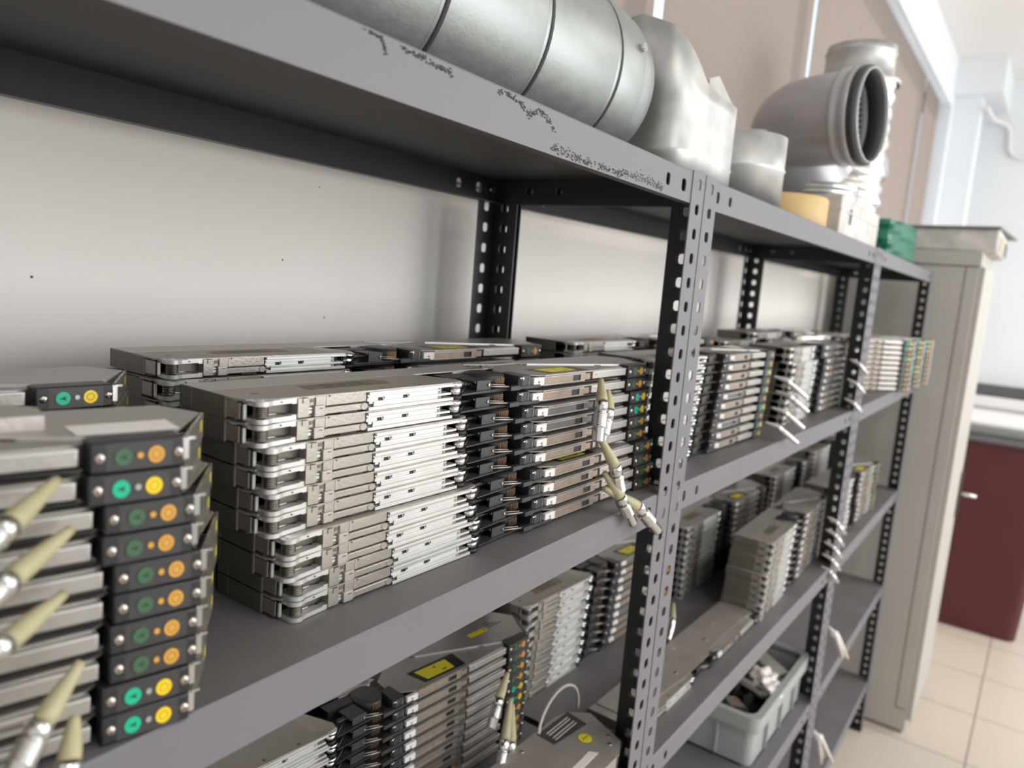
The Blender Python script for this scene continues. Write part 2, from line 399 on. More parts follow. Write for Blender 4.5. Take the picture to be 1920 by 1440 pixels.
def p_cover(m):
    m.m('steel').prism([(0, 62), (0, 20), (3.5, 14), (22, 6), (182, 3), (195, 7), (197, 14), (182, 62)], 15.0, 16.05)
    m.m('steel_light').prism([(0, 103), (0, 63), (182, 62.5), (306, 62.5), (300, 72), (290, 80), (282, 103)], 15.2, 16.0)
    m.m('steel_light').prism([(0, 62), (182, 61.2), (300, 61.2), (300, 62.4), (0, 63.4)], 15.2, 16.15)
    m.m('nickel').prism([(0, 19.5), (3.5, 13.5), (22, 5.6), (182, 2.6), (182, 3.4), (22, 6.6), (4, 14.4), (.6, 20)], 14.6, 16.1)
    m.m('nickel').prism([(170, 61), (172, 18), (182, 8), (196, 10), (197, 16), (184, 61)], 15.2, 16.14)
    m.m('recess').cyl((20, 30, 16.0), (20, 30, 16.1), 2.4, 12).cyl((108, 10, 16.0), (108, 10, 16.12), 2.2, 12).cyl((150, 9, 16.0), (150, 9, 16.12), 2.2, 12)
part('top_cover', p_cover)
def p_decal(m):
    m.m('decal').prism([(58, 26), (60, 48), (128, 50), (136, 40), (132, 24)], 16.05, 16.13)
    for k in range(7):
        y = 28 + k*2.9; m.m('text').box(70 + 3*(k % 3), 116 - 5*(k % 2), y, y+.7, 16.12, 16.16)
dm('decal', (.33, .27, .15), .4, .5, .6, 150)
part('etched_label', p_decal)
def ear(z0, z1, m):
    m.prism([(5.2, 20), (4.4, 12)] + arc(11, 7.6, 6.8, 185, 300, 10) + [(17.5, 2.8), (30, 4.4), (30, 9), (22, 13), (17, 20)], z0, z1)
def p_ears(m):
    m.m('alu'); ear(.2, 3.4, m); ear(12.4, 15.6, m)
    m.box(28, 31, 4.6, 11, 11.6, 15.4).box(28, 31, 4.6, 11, .4, 3.8)
    m.m('text').cyl((22, 3.0, 14), (22, 3.9, 14), .55, 8)
    m.m('alu').box(2.0, 4.2, 13.5, 15.2, 2.2, 12.6).cyl((11, 7.6, 15.6), (11, 7.6, 15.95), 3, 12)
part('nose_bracket', p_ears)
def p_window(m):
    m.m('nickel').box(.8, 2.2, 17, 33, 2.2, 13.2).box(2.2, 9, 31, 33.5, .5, 15); m.m('steel').box(.2, 2.5, 32.5, 35, .3, 15.8)
part('inner_plate', p_window)
def p_spring(m):
    pts = []; rr = 5.0
    for i in range(6*16): a = 2*pi*i/16; pts.append((11 + rr*cos(a), 7.6 + rr*sin(a), 3.9 + 8.0*i/(6*16)))
    m.m('spring').tube(pts, .42, 6, True); m.m('black').cyl((11, 7.6, 3.3), (11, 7.6, 12.5), 3.2, 12)
part('spring', p_spring)
def p_recess(m):
    m.m('recess').box(17, 31, 12.5, 14, 3.4, 12.4); m.m('chrome').cyl((15, 8.5, 5), (26, 10, 4.6), .35, 6)
part('recess_panel', p_recess)
def p_latchplate(m):
    m.m('nickel').box(31, 43, 3.6, 14, 1.0, 15.2, .3).box(36, 42, 2.9, 4, 11.5, 15.0).box(43, 50, 6, 14, .8, 15)
    m.m('text').box(36, 41, 3.4, 3.8, 15.0, 15.5).box(42.6, 44.5, 5.5, 6.2, 9.6, 11)
    m.m('alu').box(40, 47, 4.4, 6.2, 3.4, 5.6).box(41.5, 46.5, 4.0, 5, 6.6, 7.6)
part('latch_plate', p_latchplate)
def p_lever(m):
    m.m('steel_light').box(48, 55.5, 2.2, 6, .9, 8.9, .35); m.m('nickel').box(55, 86, 3.0, 7, 1.7, 6.9, .6).cyl((86.5, 2.4, 4.4), (86.5, 6, 4.4), 2.7, 16).cyl((56, 2.6, 4.2), (56, 6, 4.2), 2.5, 14)
    m.m('text').box(51.5, 54, 2.0, 2.4, 6.5, 7.1).box(69, 82, 4, 7, .5, 1.5)
part('latch_lever', p_lever)
def p_upper(m):
    m.m('nickel').box(50, 89.5, 4.6, 14, 7.6, 15.3, .3); m.m('steel_light').box(57.5, 58.5, 4.3, 5, 7.8, 15.4); m.m('text').cyl((60, 4.2, 14.8), (60, 4.9, 14.8), .55, 8)
    m.m('recess').box(46, 51, 5.6, 7, 11, 13.6).box(50, 89, 8, 12, 1, 7.6)
part('guide_plate', p_upper)
def p_pin(m): m.m('dark').box(89.5, 94, 3.2, 4.4, 4.0, 4.9).box(94, 95, 2.8, 4.2, 1.8, 7)
part('release_pin', p_pin)
def p_block(m):
    m.m('alu').box(91, 168, 5, 40, .5, 15.0); m.box(90.5, 184, 2.0, 12, 12.6, 14.9, .25).box(91, 181, 2.8, 12, 5.4, 7.4, .25).box(90, 183, 1.8, 12, .4, 3.1, .25)
    m.box(91, 168, 3.6, 6, 10.0, 11.0); m.m('black').box(168, 182, 13, 20, .6, 14.9)
    m.m('alu').prism([(168, 4), (172, 6), (176, 12), (176, 14), (168, 14)], 3.1, 12.6)
part('guide_rail', p_block)
def p_slot(m):
    m.m('black').cyl((0, 4.2, 9.2), (0, 5.4, 9.2), 1.9, 12).box(-4, 0, 4.2, 5.3, 7.5, 10.4); m.m('chrome').cyl((.6, 3.6, 9.0), (.6, 5, 9.0), 1.5, 10); m.m('black').cyl((.6, 3.4, 9.0), (.6, 3.8, 9.0), .6, 8)
part('slot_screw', p_slot)
def p_pivot(m):
    m.m('chrome').cyl((189.5, 7.4, 3.4), (189.5, 7.4, 11.2), 5.0, 20).cyl((189.5, 7.4, 11.0), (189.5, 7.4, 15.2), 6.4, 20)
    m.m('black').cyl((189.5, 7.4, .2), (189.5, 7.4, 3.6), 5.8, 16).cyl((189.5, 7.4, 1.6), (189.5, 7.4, 2.2), 6.3, 16)
part('pivot_pin', p_pivot)
def p_blade(m):
    m.m('dark').prism([(196, 5), (262, 8), (270, 9), (292, 12), (300, 60), (200, 60)], 3.2, 4.3)
    m.m('dark').box(262, 282, 0, 6, 2.4, 7.0, .4).box(282, 326, .5, 5, 3.2, 5.8, .3).box(296, 326, 1, 10, 2.6, 4.2)
    m.cyl((198, 9, 4.5), (236, 38, 7), .7, 6)
part('tape_blade', p_blade)
def p_br(m):
    m.m('dark').box(216, 236, 10, 11.4, 4.3, 13.6).box(214, 236, 11, 34, 11.5, 13.2) ; m.m('black').box(205, 262, 40, 60, 1.5, 14)
    m.m('steel').box(226, 252, 58, 60, 2, 15.4)
part('bracket', p_br)
def p_brs(m): m.m('chrome').cyl((231, 8.6, 9), (231, 10.2, 9), 1.5, 12)
part('bracket_screw', p_brs, 'bracket')
def p_rod(m): m.m('steel_light').cyl((234, 9.5, 7.4), (262, 3.5, 6.4), .8, 8).cyl((234, 12, 9.2), (258, 6, 8), .5, 6)
part('rod', p_rod)
def p_coil(m):
    pts = [(206 + 14*i/70, 22 + 2.6*cos(i*.75), 9 + 2.6*sin(i*.75)) for i in range(70)]
    m.m('spring').tube(pts, .35, 5)
part('coil_spring', p_coil)
def p_drum(m):
    m.m('dark').cyl((266, 40, 4.6), (266, 40, 15.4), 24, 32).cyl((266, 40, 15.4), (266, 40, 15.9), 20, 28)
    for k in range(9):
        a = radians(-112 + k*5.4)
        for j in range(4):
            m.m('gold' if k % 2 == 0 else 'bronze'); z = 6 + j*1.9; c, s_ = cos(a), sin(a)
            m.box(266 + 24.4*c-.5, 266 + 24.4*c+.5, 40 + 24.4*s_-.4, 40 + 24.4*s_+.4, z, z+1.3)
part('sprocket_drum', p_drum)
def p_hub(m): m.m('steel_light').cyl((286, 70, 8), (286, 70, 15.8), 13, 24); m.m('channel_grey').cyl((286, 70, 15.8), (286, 70, 16.0), 10, 24)
part('drive_wheel', p_hub)
def p_bblock(m):
    m.m('dark').prism([(286, 6), (291, 3), (312, 3), (314, 6), (314, 34), (290, 30)], 2.4, 15.5)
    m.m('channel_grey').box(306, 309, 2.5, 4, 3, 13)
    m.m('chrome').cyl((291, 1.8, 13.4), (291, 6, 13.4), 1.6, 10).cyl((284, 3, 13.6), (291, 3, 13.6), 1, 8)
part('tape_guide_block', p_bblock)
def p_tab(m): m.m('white').box(318.5, 331.5, 1.6, 6, 4.0, 12.6, .3); m.m('text').cyl((325, 1.2, 8), (325, 1.7, 8), 1.2, 10); m.m('white').cyl((325.3, 1.1, 8), (325.3, 1.25, 8), .7, 8)
part('white_tab', p_tab)
def chan(k):
    def fn(m):
        m.m(k).box(332, 405, 3.4, 9, 4.6, 11.6); m.m('steel_light').box(332, 419, 2.0, 9, 11.6, 12.7).box(332, 419, 2.0, 9, 3.5, 4.6)
        m.m('black').box(405, 416, 3.8, 9, 4.6, 11.6); m.m(k).box(416, 423, 2.6, 9, 4.6, 11.6)
    return fn
part('tape_channel#bronze', chan('bronze')); part('tape_channel#grey', chan('channel_grey'))
def p_bar(m):
    m.m('steel_light').box(424, 499, 1.0, 8, 5.0, 12.6, .4); m.m('alu').box(424, 499, .8, 8, 12.2, 13.4, .3)
    m.m('text').cyl((433, .7, 9.4), (433, 1.3, 9.4), .8, 8).cyl((445, .8, 9.5), (445, 1.3, 9.5), .5, 8)
part('end_bar', p_bar)
def p_barw(m):
    p_bar(m); m.m('text')
    for k in range(9): m.box(432 + k*1.7, 432.9 + k*1.7, .7, 1.2, 8, 10.4).box(462 + k*1.7, 462.9 + k*1.7, .7, 1.2, 8, 10.4)
part('end_bar#worn', p_barw)
def p_plate(m):
    m.m('steel').prism([(300, 20), (333, 3), (424, 3.5), (498, 6), (503, 12), (404, 70), (384, 84), (330, 76), (308, 56)], 13.4, 14.4)
    m.m('nickel').prism([(333, 2.2), (424, 2.6), (424, 4), (333, 4)], 13.2, 14.6)
part('cover_plate', p_plate)
def p_rear(m):
    m.m('steel_light').prism([(404, 71), (503, 15), (503, 19), (551, 14), (583, 66), (566, 102), (304, 103), (345, 86), (386, 86)], 14.9, 15.9)
    m.m('alu').prism([(400, 72.5), (503, 13.5), (503, 15.2), (401, 74.5)], 13.4, 16.1)
    m.m('text').prism([(412, 66.2), (428, 57), (428, 57.6), (412, 66.8)], 14.4, 15.2).prism([(470, 33), (486, 23.8), (486, 24.4), (470, 33.6)], 14.4, 15.2)
part('rear_plate', p_rear)
def p_stk(m): m.m('black').prism([(352, 44), (358, 10), (424, 8), (430, 42)], 14.4, 14.6); m.m('yellow').prism([(364, 38), (368, 14), (418, 13), (419, 36)], 14.6, 14.8); m.m('text').box(400, 405, 28, 31, 14.8, 14.85).box(407, 413, 17, 19.5, 14.8, 14.85)
part('yellow_sticker', p_stk)
def p_stk2(m):
    m.m('yellow').prism([(488, 56), (489, 67), (513, 67), (516, 62), (512, 56)], 15.9, 16.1); m.m('text').cyl((509, 61, 16.1), (509, 61, 16.15), 2, 10)
    for k in range(3): m.box(520, 552 - 9*k, 62 + 7*k, 64.6 + 7*k, 15.9, 15.98)
part('small_sticker', p_stk2)
def p_cap(m):
    m.m('black').box(501, 550, 0, 17, .15, 15.95, 1.3); m.m('dark').box(509, 543.4, -.15, .6, 1.2, 14.8)
    m.m('text').box(543.6, 544.1, -.1, .6, .6, 15.6)
dm('black', (.021, .021, .023), 0, .4, .2, 60); dm('dark', (.06, .058, .058), .2, .42, .2, 60)
part('button_cap', p_cap)
def disc(x, k, r, z=8.0, y=-.15, h=.7, ring=None, arrow=False):
    def fn(m):
        m.m(k).cyl((x, y, z), (x, y-h, z), r, 24)
        if ring:
            m.m('text')
            for i in range(28):
                a = 2*pi*i/28; b = 2*pi*(i+1)/28; q = y-h-.03
                m.face([(x + 2.15*cos(a), q, z + 2.15*sin(a)), (x + 2.5*cos(a), q, z + 2.5*sin(a)), (x + 2.5*cos(b), q, z + 2.5*sin(b)), (x + 2.15*cos(b), q, z + 2.15*sin(b))])
        if arrow:
            q = y-h-.03; m.m('text').face([(x-2.4, q, z-.1), (x+2.4, q, z-1.6), (x+1.3, q, z), (x+2.4, q, z+1.6)])
    return fn
part('green_button#on', disc(517.5, 'green_on', 4.5, arrow=True), 'button_cap'); part('green_button#off', disc(517.5, 'green_off', 4.4, arrow=True), 'button_cap')
part('yellow_button#on', disc(534.6, 'yellow_on', 4.5, ring=True), 'button_cap'); part('yellow_button#off', disc(534.6, 'amber_off', 4.4, ring=True), 'button_cap')
part('indicator_lamp#on', disc(526.2, 'lamp_off', 1.6, 8.2, -.1, .9), 'button_cap'); part('indicator_lamp#off', disc(526.2, 'amber_off', 1.6, 8.2, -.1, .9), 'button_cap')
def p_scr(m):
    m.m('screw').lathe((0, 0, 8), [(.01, -1.3), (1.6, -1.2), (2.7, -.4), (2.8, 0), (2.7, .3)], 14, 'y')
    m.m('text').box(-1.6, 1.6, -1.42, -1.1, 7.75, 8.25).box(-.25, .25, -1.42, -1.1, 6.4, 9.6)
part('cap_screw', p_scr, 'button_cap')
def p_end(m):
    m.m('clear').prism([(551.5, 4), (553, 3), (558, 12), (586, 66), (584.5, 67)], .8, 15.6)
    m.m('chrome').box(550.5, 554, 3, 6, 3, 14).box(551, 558, 4, 5, 13, 14.4)
part('end_shield', p_end)
def p_mark(m): m.m('yellow').prism([(577.4, 52), (578.6, 51), (583.2, 60), (582.2, 61)], 5.5, 12.0)
part('yellow_mark', p_mark, 'end_shield')

# yaw, n etc: full-detail list of part keys
FULL = ['base_plate', 'side_plate', 'top_cover', 'nose_bracket', 'inner_plate', 'spring', 'recess_panel', 'latch_plate', 'latch_lever', 'guide_plate', 'release_pin', 'guide_rail',
        'pivot_pin', 'tape_blade', 'bracket', 'rod', 'coil_spring', 'sprocket_drum', 'drive_wheel', 'tape_guide_block', 'white_tab', 'cover_plate', 'rear_plate', 'end_shield']
def link(key, parent, offs=None):
    me, _ = FP[key]; o = bpy.data.objects.new(key.split('#')[0], me); COL.objects.link(o); o.parent = parent
    if offs: o.location = offs
    return o
FROOTS = []
def feeder(loc, rz, label, group, lit=False, ch='bronze', sticker=0, decal=0, worn=False, detail=2, side_only=None):
    r = thing('component_feeder', label, 'feeder', loc, rz, group)
    for k in FULL:
        if detail < 2 and k in ('release_pin', 'rod', 'coil_spring', 'recess_panel', 'inner_plate', 'drive_wheel'): continue
        o = link(k, r)
        if k == 'bracket' and detail == 2: link('bracket_screw', o)
        if k == 'end_shield': link('yellow_mark', o)
    if detail == 2:
        for x in (122, 150): link('slot_screw', r, (x*mm, 0, 0))
    link('tape_channel#' + ch, r); link('end_bar#worn' if worn else 'end_bar', r)
    cap = link('button_cap', r); s = '#on' if lit else '#off'
    link('green_button' + s, cap); link('yellow_button' + s, cap)
    link('indicator_lamp' + s, cap)
    if detail == 2:
        for x in (540.6, 581.8): link('cap_screw', cap, (x*mm, 0, 0))
    if sticker: link('yellow_sticker', r)
    if sticker > 1: link('small_sticker', r)
    if decal: link('etched_label', r)
    FROOTS.append(r); return r
def plug(parent, pts, k_=1., ck='cable'):
    """tan cable boot p0->p1 and chrome connector p1->p2, world points"""
    bpy.context.view_layer.update()
    inv = parent.matrix_world.inverted() if False else (Matrix.Translation(parent.location) @ parent.rotation_euler.to_matrix().to_4x4() @ Matrix.Diagonal((*parent.scale, 1))).inverted()
    p0, p1, p2 = [Vector(p) for p in pts]
    c = MB().m(ck); d = (p1-p0); n = 8
    c.tube([p0 + d*i/n for i in range(n+1)], [k_*(.0030 + .0034*min(1, (i/n)*1.3)) for i in range(n+1)], 12); c.xform(inv); co = c.build('cable', parent)
    e = MB().m('chrome'); d = (p2-p1); L = d.length; R = []; P = []
    prof = [(0, .0048), (.02, .0056), (.22, .0056), (.23, .0049), (.27, .0049), (.28, .0062), (.30, .0062)]
    k = .31
    while k < .58: prof += [(k, .0060), (k+.012, .0054), (k+.024, .0060)]; k += .036
    prof += [(.62, .0062), (.64, .0055), (.66, .0052), (.97, .0050), (1.0, .0046), (1.0, .0038), (.93, .0036)]
    e.tube([p1 + d*a for a, b in prof], [b*1.3*k_ for a, b in prof], 16, False); e.m('black').cyl(p1 + d*.93, p1 + d*.935, .0048*k_, 12)
    e.xform(inv); e.build('plug', co)
ORD = ['top', 'second', 'third', 'fourth', 'fifth', 'sixth', 'seventh', 'eighth', 'ninth', 'tenth', 'eleventh']
TH = .0163
def stack(desc, grp, x, y, z, yaw, n=10, off=None, lits=(), greys=(), stickers=None, decals=(0,), worn=(), detail=2, u1f=False, jit=.002, dy=None, ya=None, th=None, sx=.92):
    th = th or TH
    out = []
    for i in range(n):     # i = 0 is the topmost
        lvl = n-1-i
        ox = off[i] if off else random.uniform(-jit, jit); oy = dy[i] if dy else random.uniform(-jit, jit)*.5
        p = (x+ox, y+oy, z + .0004 + lvl*th); rz = yaw + (ya[i] if ya else 0)
        if u1f: p = u1(*p); rz = yaw + A1
        lab = ('topmost' if i == 0 else ('lowest' if i == n-1 else ORD[i] + ' from top')) + ' feeder in the ' + desc
        out.append(feeder(p, rz, lab, grp, i in lits, 'grey' if i in greys else 'bronze', (stickers or {}).get(i, 0), i in decals, i in worn, detail)); out[-1].scale.x = sx
    return out
z2, z3, z4, z5 = Z[1], Z[2], Z[3], Z[4]
S1 = stack('centre front stack on the nearest shelf', 'feeders in the front centre stack', -.616, .043, z2, -.03, 10, off=[0, 0, .006, .006, .009, .009, .018, .018, .026, .026],
           ya=[0, 0, .014, .014, .014, .014, .028, .028, .018, .018], sx=1, dy=[.014, .014, .010, .010, .010, .010, .002, .002, .002, .002], lits=(2, 3), greys=(2, 3), stickers={0: 1, 6: 1, 8: 2}, decals=(0,), u1f=True)
S0 = stack('blurred foreground stack at the left edge', 'feeders in the foreground left stack', -1.216, .113, z2, -.22, 10, off=[0, -.001, .007, .006, .012, .012, .010, .010, .006, .006],
           dy=[.0]*10, sx=.9, lits=(1, 8, 9), worn=(8, 9), u1f=True)
S0b = stack('back stack behind the left-edge stack', 'feeders in the back left stack', -1.235, .205, z2, -.07, 10, sx=1, lits=(0,), u1f=True)
S2 = stack('wall-side stack behind the centre stack', 'feeders in the back centre stack', -.591, .205, z2, -.03, 10, th=.0172, stickers={0: 1}, u1f=True)
SA = stack('front stack right of the first upright', 'feeders in the front stack past the first upright', .017, .056, z2, -.025, 10, sx=.86, off=[.01, .006, .002, 0, -.004, -.006, -.01, -.012, -.016, -.02], lits=(2, 4, 6, 8), greys=(4, 7), stickers={3: 1, 5: 1}, detail=1)
SR1 = stack('wall-side stack past the first upright', 'feeders in the back row past the first upright', .04, .195, z2, -.02, 10, detail=1, th=.0172)
SB = stack('front stack beside the second upright', 'feeders in the front stack beside the second upright', .668, .048, z2, .0, 10, sx=.88, off=[-.012, -.012, .016, .014, .012, .012, 0, 0, 0, 0], detail=1, greys=(0, 1, 2, 5, 6))
SR2 = stack('wall-side stack beside the second upright', 'feeders in the back row beside the second upright', .62, .175, z2, 0, 10, detail=1)
for i, (cx, cy, n, a) in enumerate(((1.76, -.025, 10, -.6), (1.935, -.03, 10, -.6), (2.105, -.035, 10, -.6))):
    stack(('leftmost', 'middle', 'rightmost')[i] + ' slanted stack in the farthest unit', 'feeders in the slanted far stacks', cx-.538*cos(a), cy-.538*sin(a), z2, a, n, lits=((0, 1, 3), (0, 1, 3, 5, 6), (0, 1, 2))[i], detail=1)
# middle shelf row
S4 = stack('second-shelf stack below the centre stack', 'feeders in the lower front stack', -.580, .224, z3, -.10, 10, lits=(4, 5), stickers={0: 2}, decals=(), u1f=True, dy=[0]*10)
for o in S4: pass
S5 = stack('second-shelf stack crossing the first upright', 'feeders in the lower stack behind the first upright', .014, .218, z3, -.02, 10, stickers={0: 1}, greys=(0, 3, 6), off=[.0, .0, -.004, -.006, -.01, -.01, -.012, -.012, -.014, -.018])
S6 = stack('wall-side second-shelf stack past the first upright', 'feeders in the lower back stack past the first upright', .60, .200, z3, .0, 10, stickers={0: 1}, detail=1)
S7 = stack('wall-side second-shelf stack near the second upright', 'feeders in the lower back stack near the second upright', 1.26, .21, z3, 0, 10, detail=1)
S8 = stack('shiny front stack on the second shelf', 'feeders in the lower shiny front stack', .640, .030, z3, .035, 10, off=[.012, .012, .004, .004, -.008, -.008, -.008, -.008, -.014, -.014], detail=2)
SC4 = stack('second-shelf stack just past the second upright', 'feeders in the lower far front stack', 1.275, .048, z3, -.03, 10, off=[.0, .0, -.01, .0, -.01, -.01, 0, 0, 0, 0], lits=(0, 1, 7, 8, 9), stickers={0: 1}, detail=1)

def on_top(parent, name, k, pts, z, h):
    inv = (Matrix.Translation(parent.location) @ parent.rotation_euler.to_matrix().to_4x4() @ Matrix.Diagonal((*parent.scale, 1))).inverted()
    q = [inv @ Vector((*u1(x, y, 0)[:2], parent.location.z)) for x, y in pts]
    mb = MB().m(k).prism([(v.x, v.y) for v in q], z, z+h); return mb.build(name, parent)
dm('label_white', (.95, .90, .87), 0, .5)
on_top(S0[0], 'blank_label', 'label_white', [(-.738, .050), (-.742, .028), (-.694, .016), (-.688, .040)], .01601, .0002)
SC5 = stack('wall-side second-shelf stack in the farthest unit', 'feeders in the lower far wall-side stack', 1.62, .195, z3, 0, 11, th=.0172, detail=1)
on_top(S0[0], 'top_rail', 'steel_light', [(-.80, .10), (-.80, .055), (-.748, .048), (-.742, .070), (-.750, .082)], .0160, .0075)
plug(S1[0], [u1(-.186, .024, 1.552), u1(-.202, .012, 1.530), u1(-.214, .006, 1.488)])
plug(S1[1], [u1(-.158, .028, 1.537), u1(-.167, .020, 1.516), u1(-.184, .018, 1.474)])
plug(S1[4], [(-.204, .004, 1.492), (-.185, -.008, 1.459), (-.162, -.010, 1.410)])
plug(S1[7], [(-.189, .002, 1.450), (-.172, -.012, 1.422), (-.137, -.014, 1.384)])
plug(S1[8], [(-.190, .0, 1.432), (-.146, -.022, 1.408), (-.091, -.026, 1.367)])
S0P = [[(-.763, -.02, 1.546), (-.790, -.040, 1.536), (-.812, -.05, 1.526)], [(-.757, -.02, 1.521), (-.790, -.04, 1.512), (-.812, -.05, 1.503)],
       [(-.76, -.02, 1.49), (-.792, -.04, 1.484), (-.818, -.05, 1.482)], [(-.757, -.03, 1.458), (-.778, -.04, 1.441), (-.796, -.05, 1.422)], [(-.762, -.035, 1.435), (-.769, -.045, 1.420), (-.778, -.052, 1.395)]]
for k, pts in zip((1, 3, 5, 7, 9), S0P): plug(S0[k], pts, .8)
for k, (px, pz) in {2: (.36, 1.515), 4: (.385, 1.485), 6: (.37, 1.455), 8: (.34, 1.43)}.items():
    plug(SA[k], [(px+.13, .03, pz), (px+.145, .01, pz-.006), (px+.175, -.022, pz-.036)], .72, 'steel')
for k in (0, 3, 6): plug(SB[k], [(1.068, .02, 1.525-.0163*k), (1.08, 0, 1.515-.0163*k), (1.105, -.016, 1.492-.0163*k)], .7, 'steel')
for k in (0, 2, 4, 6, 8): plug(S8[k], [(1.07, .02, 1.12-.0163*k), (1.080, 0, 1.11-.0163*k), (1.105, -.02, 1.078-.0163*k)], .75, 'steel')
plug(S4[1], [(-.135, .145, 1.132), (-.165, .135, 1.112), (-.185, .130, 1.082)])
plug(S4[4], [(-.13, .14, 1.095), (-.165, .12, 1.06), (-.20, .105, 1.02)])
plug(S4[5], [(-.125, .14, 1.085), (-.15, .12, 1.05), (-.172, .105, 1.01)])
plug(S4[7], [(-.15, .12, 1.03), (-.18, .095, 1.005), (-.20, .085, .992)])

# loose feeder lying on top of the far stacks
feeder((.80, .175, z2 + .0006 + 10*TH), .0, 'single bright feeder lying loose on top of the wall-side row', 'feeders in the back row beside the second upright', detail=1)
# single flat feeder and a wide feeder on the second shelf
fl = feeder((.065, .035, z3+.0004), 0, 'single feeder lying flat at the front of the second shelf', None)
mb = MB().m('steel').prism([(.02, .03), (.20, .012), (.31, .012), (.33, .02), (.50, .02), (.55, .012), (.585, .07), (.57, .086), (.02, .086)], .0166, .0178)
for x, y in ((.12, .05), (.2, .03), (.28, .07), (.36, .04), (.44, .06), (.15, .08)): mb.m('chrome').cyl((x, y, .0178), (x, y, .0187), .003, 10)
mb.build('dust_cover', fl)
plug(fl, [(.46, .16, 1.035), (.40, .135, 1.03), (.35, .12, 1.012)])
wf_ = thing('wide_feeder', 'wide steel feeder with round yellow sticker and black specification plate', 'feeder', (-.60, .004, z3), 0)
mb = MB().m('steel').box(0, .535, .002, .104, .004, .0585, .002); mb.m('steel').prism([(.0, .0), (.535, .0), (.563, .012), (.592, .078), (.570, .104), (.545, .110), (.0, .108)], .0585, .060)
mb.m('dark').box(.02, .53, .004, .10, 0, .004)
mb.m('nickel').box(.535, .562, .012, .06, .02, .0585, .001)
mb.build('body', wf_)
mb = MB().m('dark').prism([(.493, .075), (.495, .104), (.571, .103), (.564, .067)], .060, .0607)
for k in range(4):
    y = .0785 + k*.0058 + (.002 if k > 1 else 0); mb.m('white').box(.502 + .001*k, .556 + .001*k, y-.001*k, y+.0014-.001*k, .0607, .0609)
mb.build('specification_plate', wf_)
MB().m('yellow').cyl((.534, .052, .060), (.534, .052, .0606), .0095, 24).m('text').box(.528, .540, .0515, .0525, .0606, .0608).build('round_sticker', wf_)
MB().m('white').prism([(.455, .020), (.455, .031), (.512, .033), (.518, .022)], .060, .0606).build('white_label', wf_)
for x, y in ((.545, .02), (.56, .03), (.45, .098)): MB().m('chrome').cyl((x, y, .06), (x, y, .0615), .003, 10).build('screw', wf_)
MB().m('black').cyl((.590, .035, .012), (.590, .035, .040), .017, 20).build('pulley', wf_)
mb = MB().m('cable_grey'); pts = []
for i in range(25):
    a = pi*i/24; pts.append((.560 - .062*cos(a) + .02*i/24, .104 + .022*i/24, .056 - .030*i/24 + .052*sin(a)))
mb.tube(pts, .0022, 8); mb.build('cable', wf_)

# ---------------------------------------------------------------- crate with scrap
def rrect(x0, x1, y0, y1, r, n=5): return arc(x1-r, y1-r, r, 0, 90, n) + arc(x0+r, y1-r, r, 90, 180, n) + arc(x0+r, y0+r, r, 180, 270, n) + arc(x1-r, y0+r, r, 270, 360, n)
cr = thing('plastic_crate', 'light grey plastic crate full of small metal and plastic parts on the third shelf', 'crate', (.690, .022, z4+.001), 0)
mb = MB().m('crate')
CW, CD, CH, T = .43, .27, .125, .003
def shell(mb, a0, a1, z0, z1, r):
    po, pi_ = rrect(*a0, r), rrect(*a1, r); n = len(po)
    for i in range(n):
        j = (i+1) % n
        (ax, ay), (bx, by), (cx, cy), (dx, dy) = po[i], po[j], pi_[j], pi_[i]
        mb.face([(ax, ay, z0), (bx, by, z0), (bx, by, z1), (ax, ay, z1)], True); mb.face([(dx, dy, z1), (cx, cy, z1), (cx, cy, z0), (dx, dy, z0)], True)
        mb.face([(ax, ay, z1), (bx, by, z1), (cx, cy, z1), (dx, dy, z1)]); mb.face([(dx, dy, z0), (cx, cy, z0), (bx, by, z0), (ax, ay, z0)])
shell(mb, (.012, CW-.012, .012, CD-.012), (.015, CW-.015, .015, CD-.015), .0, CH-.02, .02)
mb.prism(rrect(.012, CW-.012, .012, CD-.012, .02), 0, .004)
mb.build('body', cr)
mb = MB().m('crate'); shell(mb, (0, CW, 0, CD), (.016, CW-.016, .016, CD-.016), CH-.006, CH, .025); shell(mb, (0, CW, 0, CD), (.003, CW-.003, .003, CD-.003), CH-.034, CH-.006, .025); shell(mb, (0, CW, 0, CD), (.013, CW-.013, .013, CD-.013), CH-.036, CH-.033, .025)
for x in (.10, .21, .32): mb.box(x, x+.004, .004, .013, .01, CH-.036)
for y in (.09, .18): mb.box(.002, .013, y, y+.004, .01, CH-.036)
mb.build('rim', cr)
random.seed(3)
kinds = [('steel_strip', 'steel', 'flat beige metal strip lying in the grey crate'), ('plastic_bag', 'dirtywhite', None), ('black_part', 'black', 'black plastic part among the scrap in the crate')]
heap = MB().m('black')
for i in range(26):
    x = random.uniform(.03, .37); y = random.uniform(.03, .22); a = random.uniform(.01, .025)
    heap.box(x, x+a*1.6, y, y+a, .004, random.uniform(.03, .075))
o = heap.build('black_scrap'); o.location = (.690, .022, z4+.001); o['label'] = 'heap of small black plastic scrap at the bottom of the grey crate'; o['category'] = 'scrap'; o['kind'] = 'stuff'
def scrap(name, label, cat, k, dims, loc, rot):
    b = MB().m(k); x, y, z = dims; b.box(-x/2, x/2, -y/2, y/2, -z/2, z/2, min(dims)*.2)
    b.m('chrome').cyl((x*.35, 0, -z*.6), (x*.35, 0, z*.7), .004, 10); b.m('black').box(-x*.5, -x*.38, -y*.45, y*.45, -z*.8, z*.8)
    o = b.build(name); o.location = loc; o.rotation_euler = rot; o['label'] = label; o['category'] = cat; return o
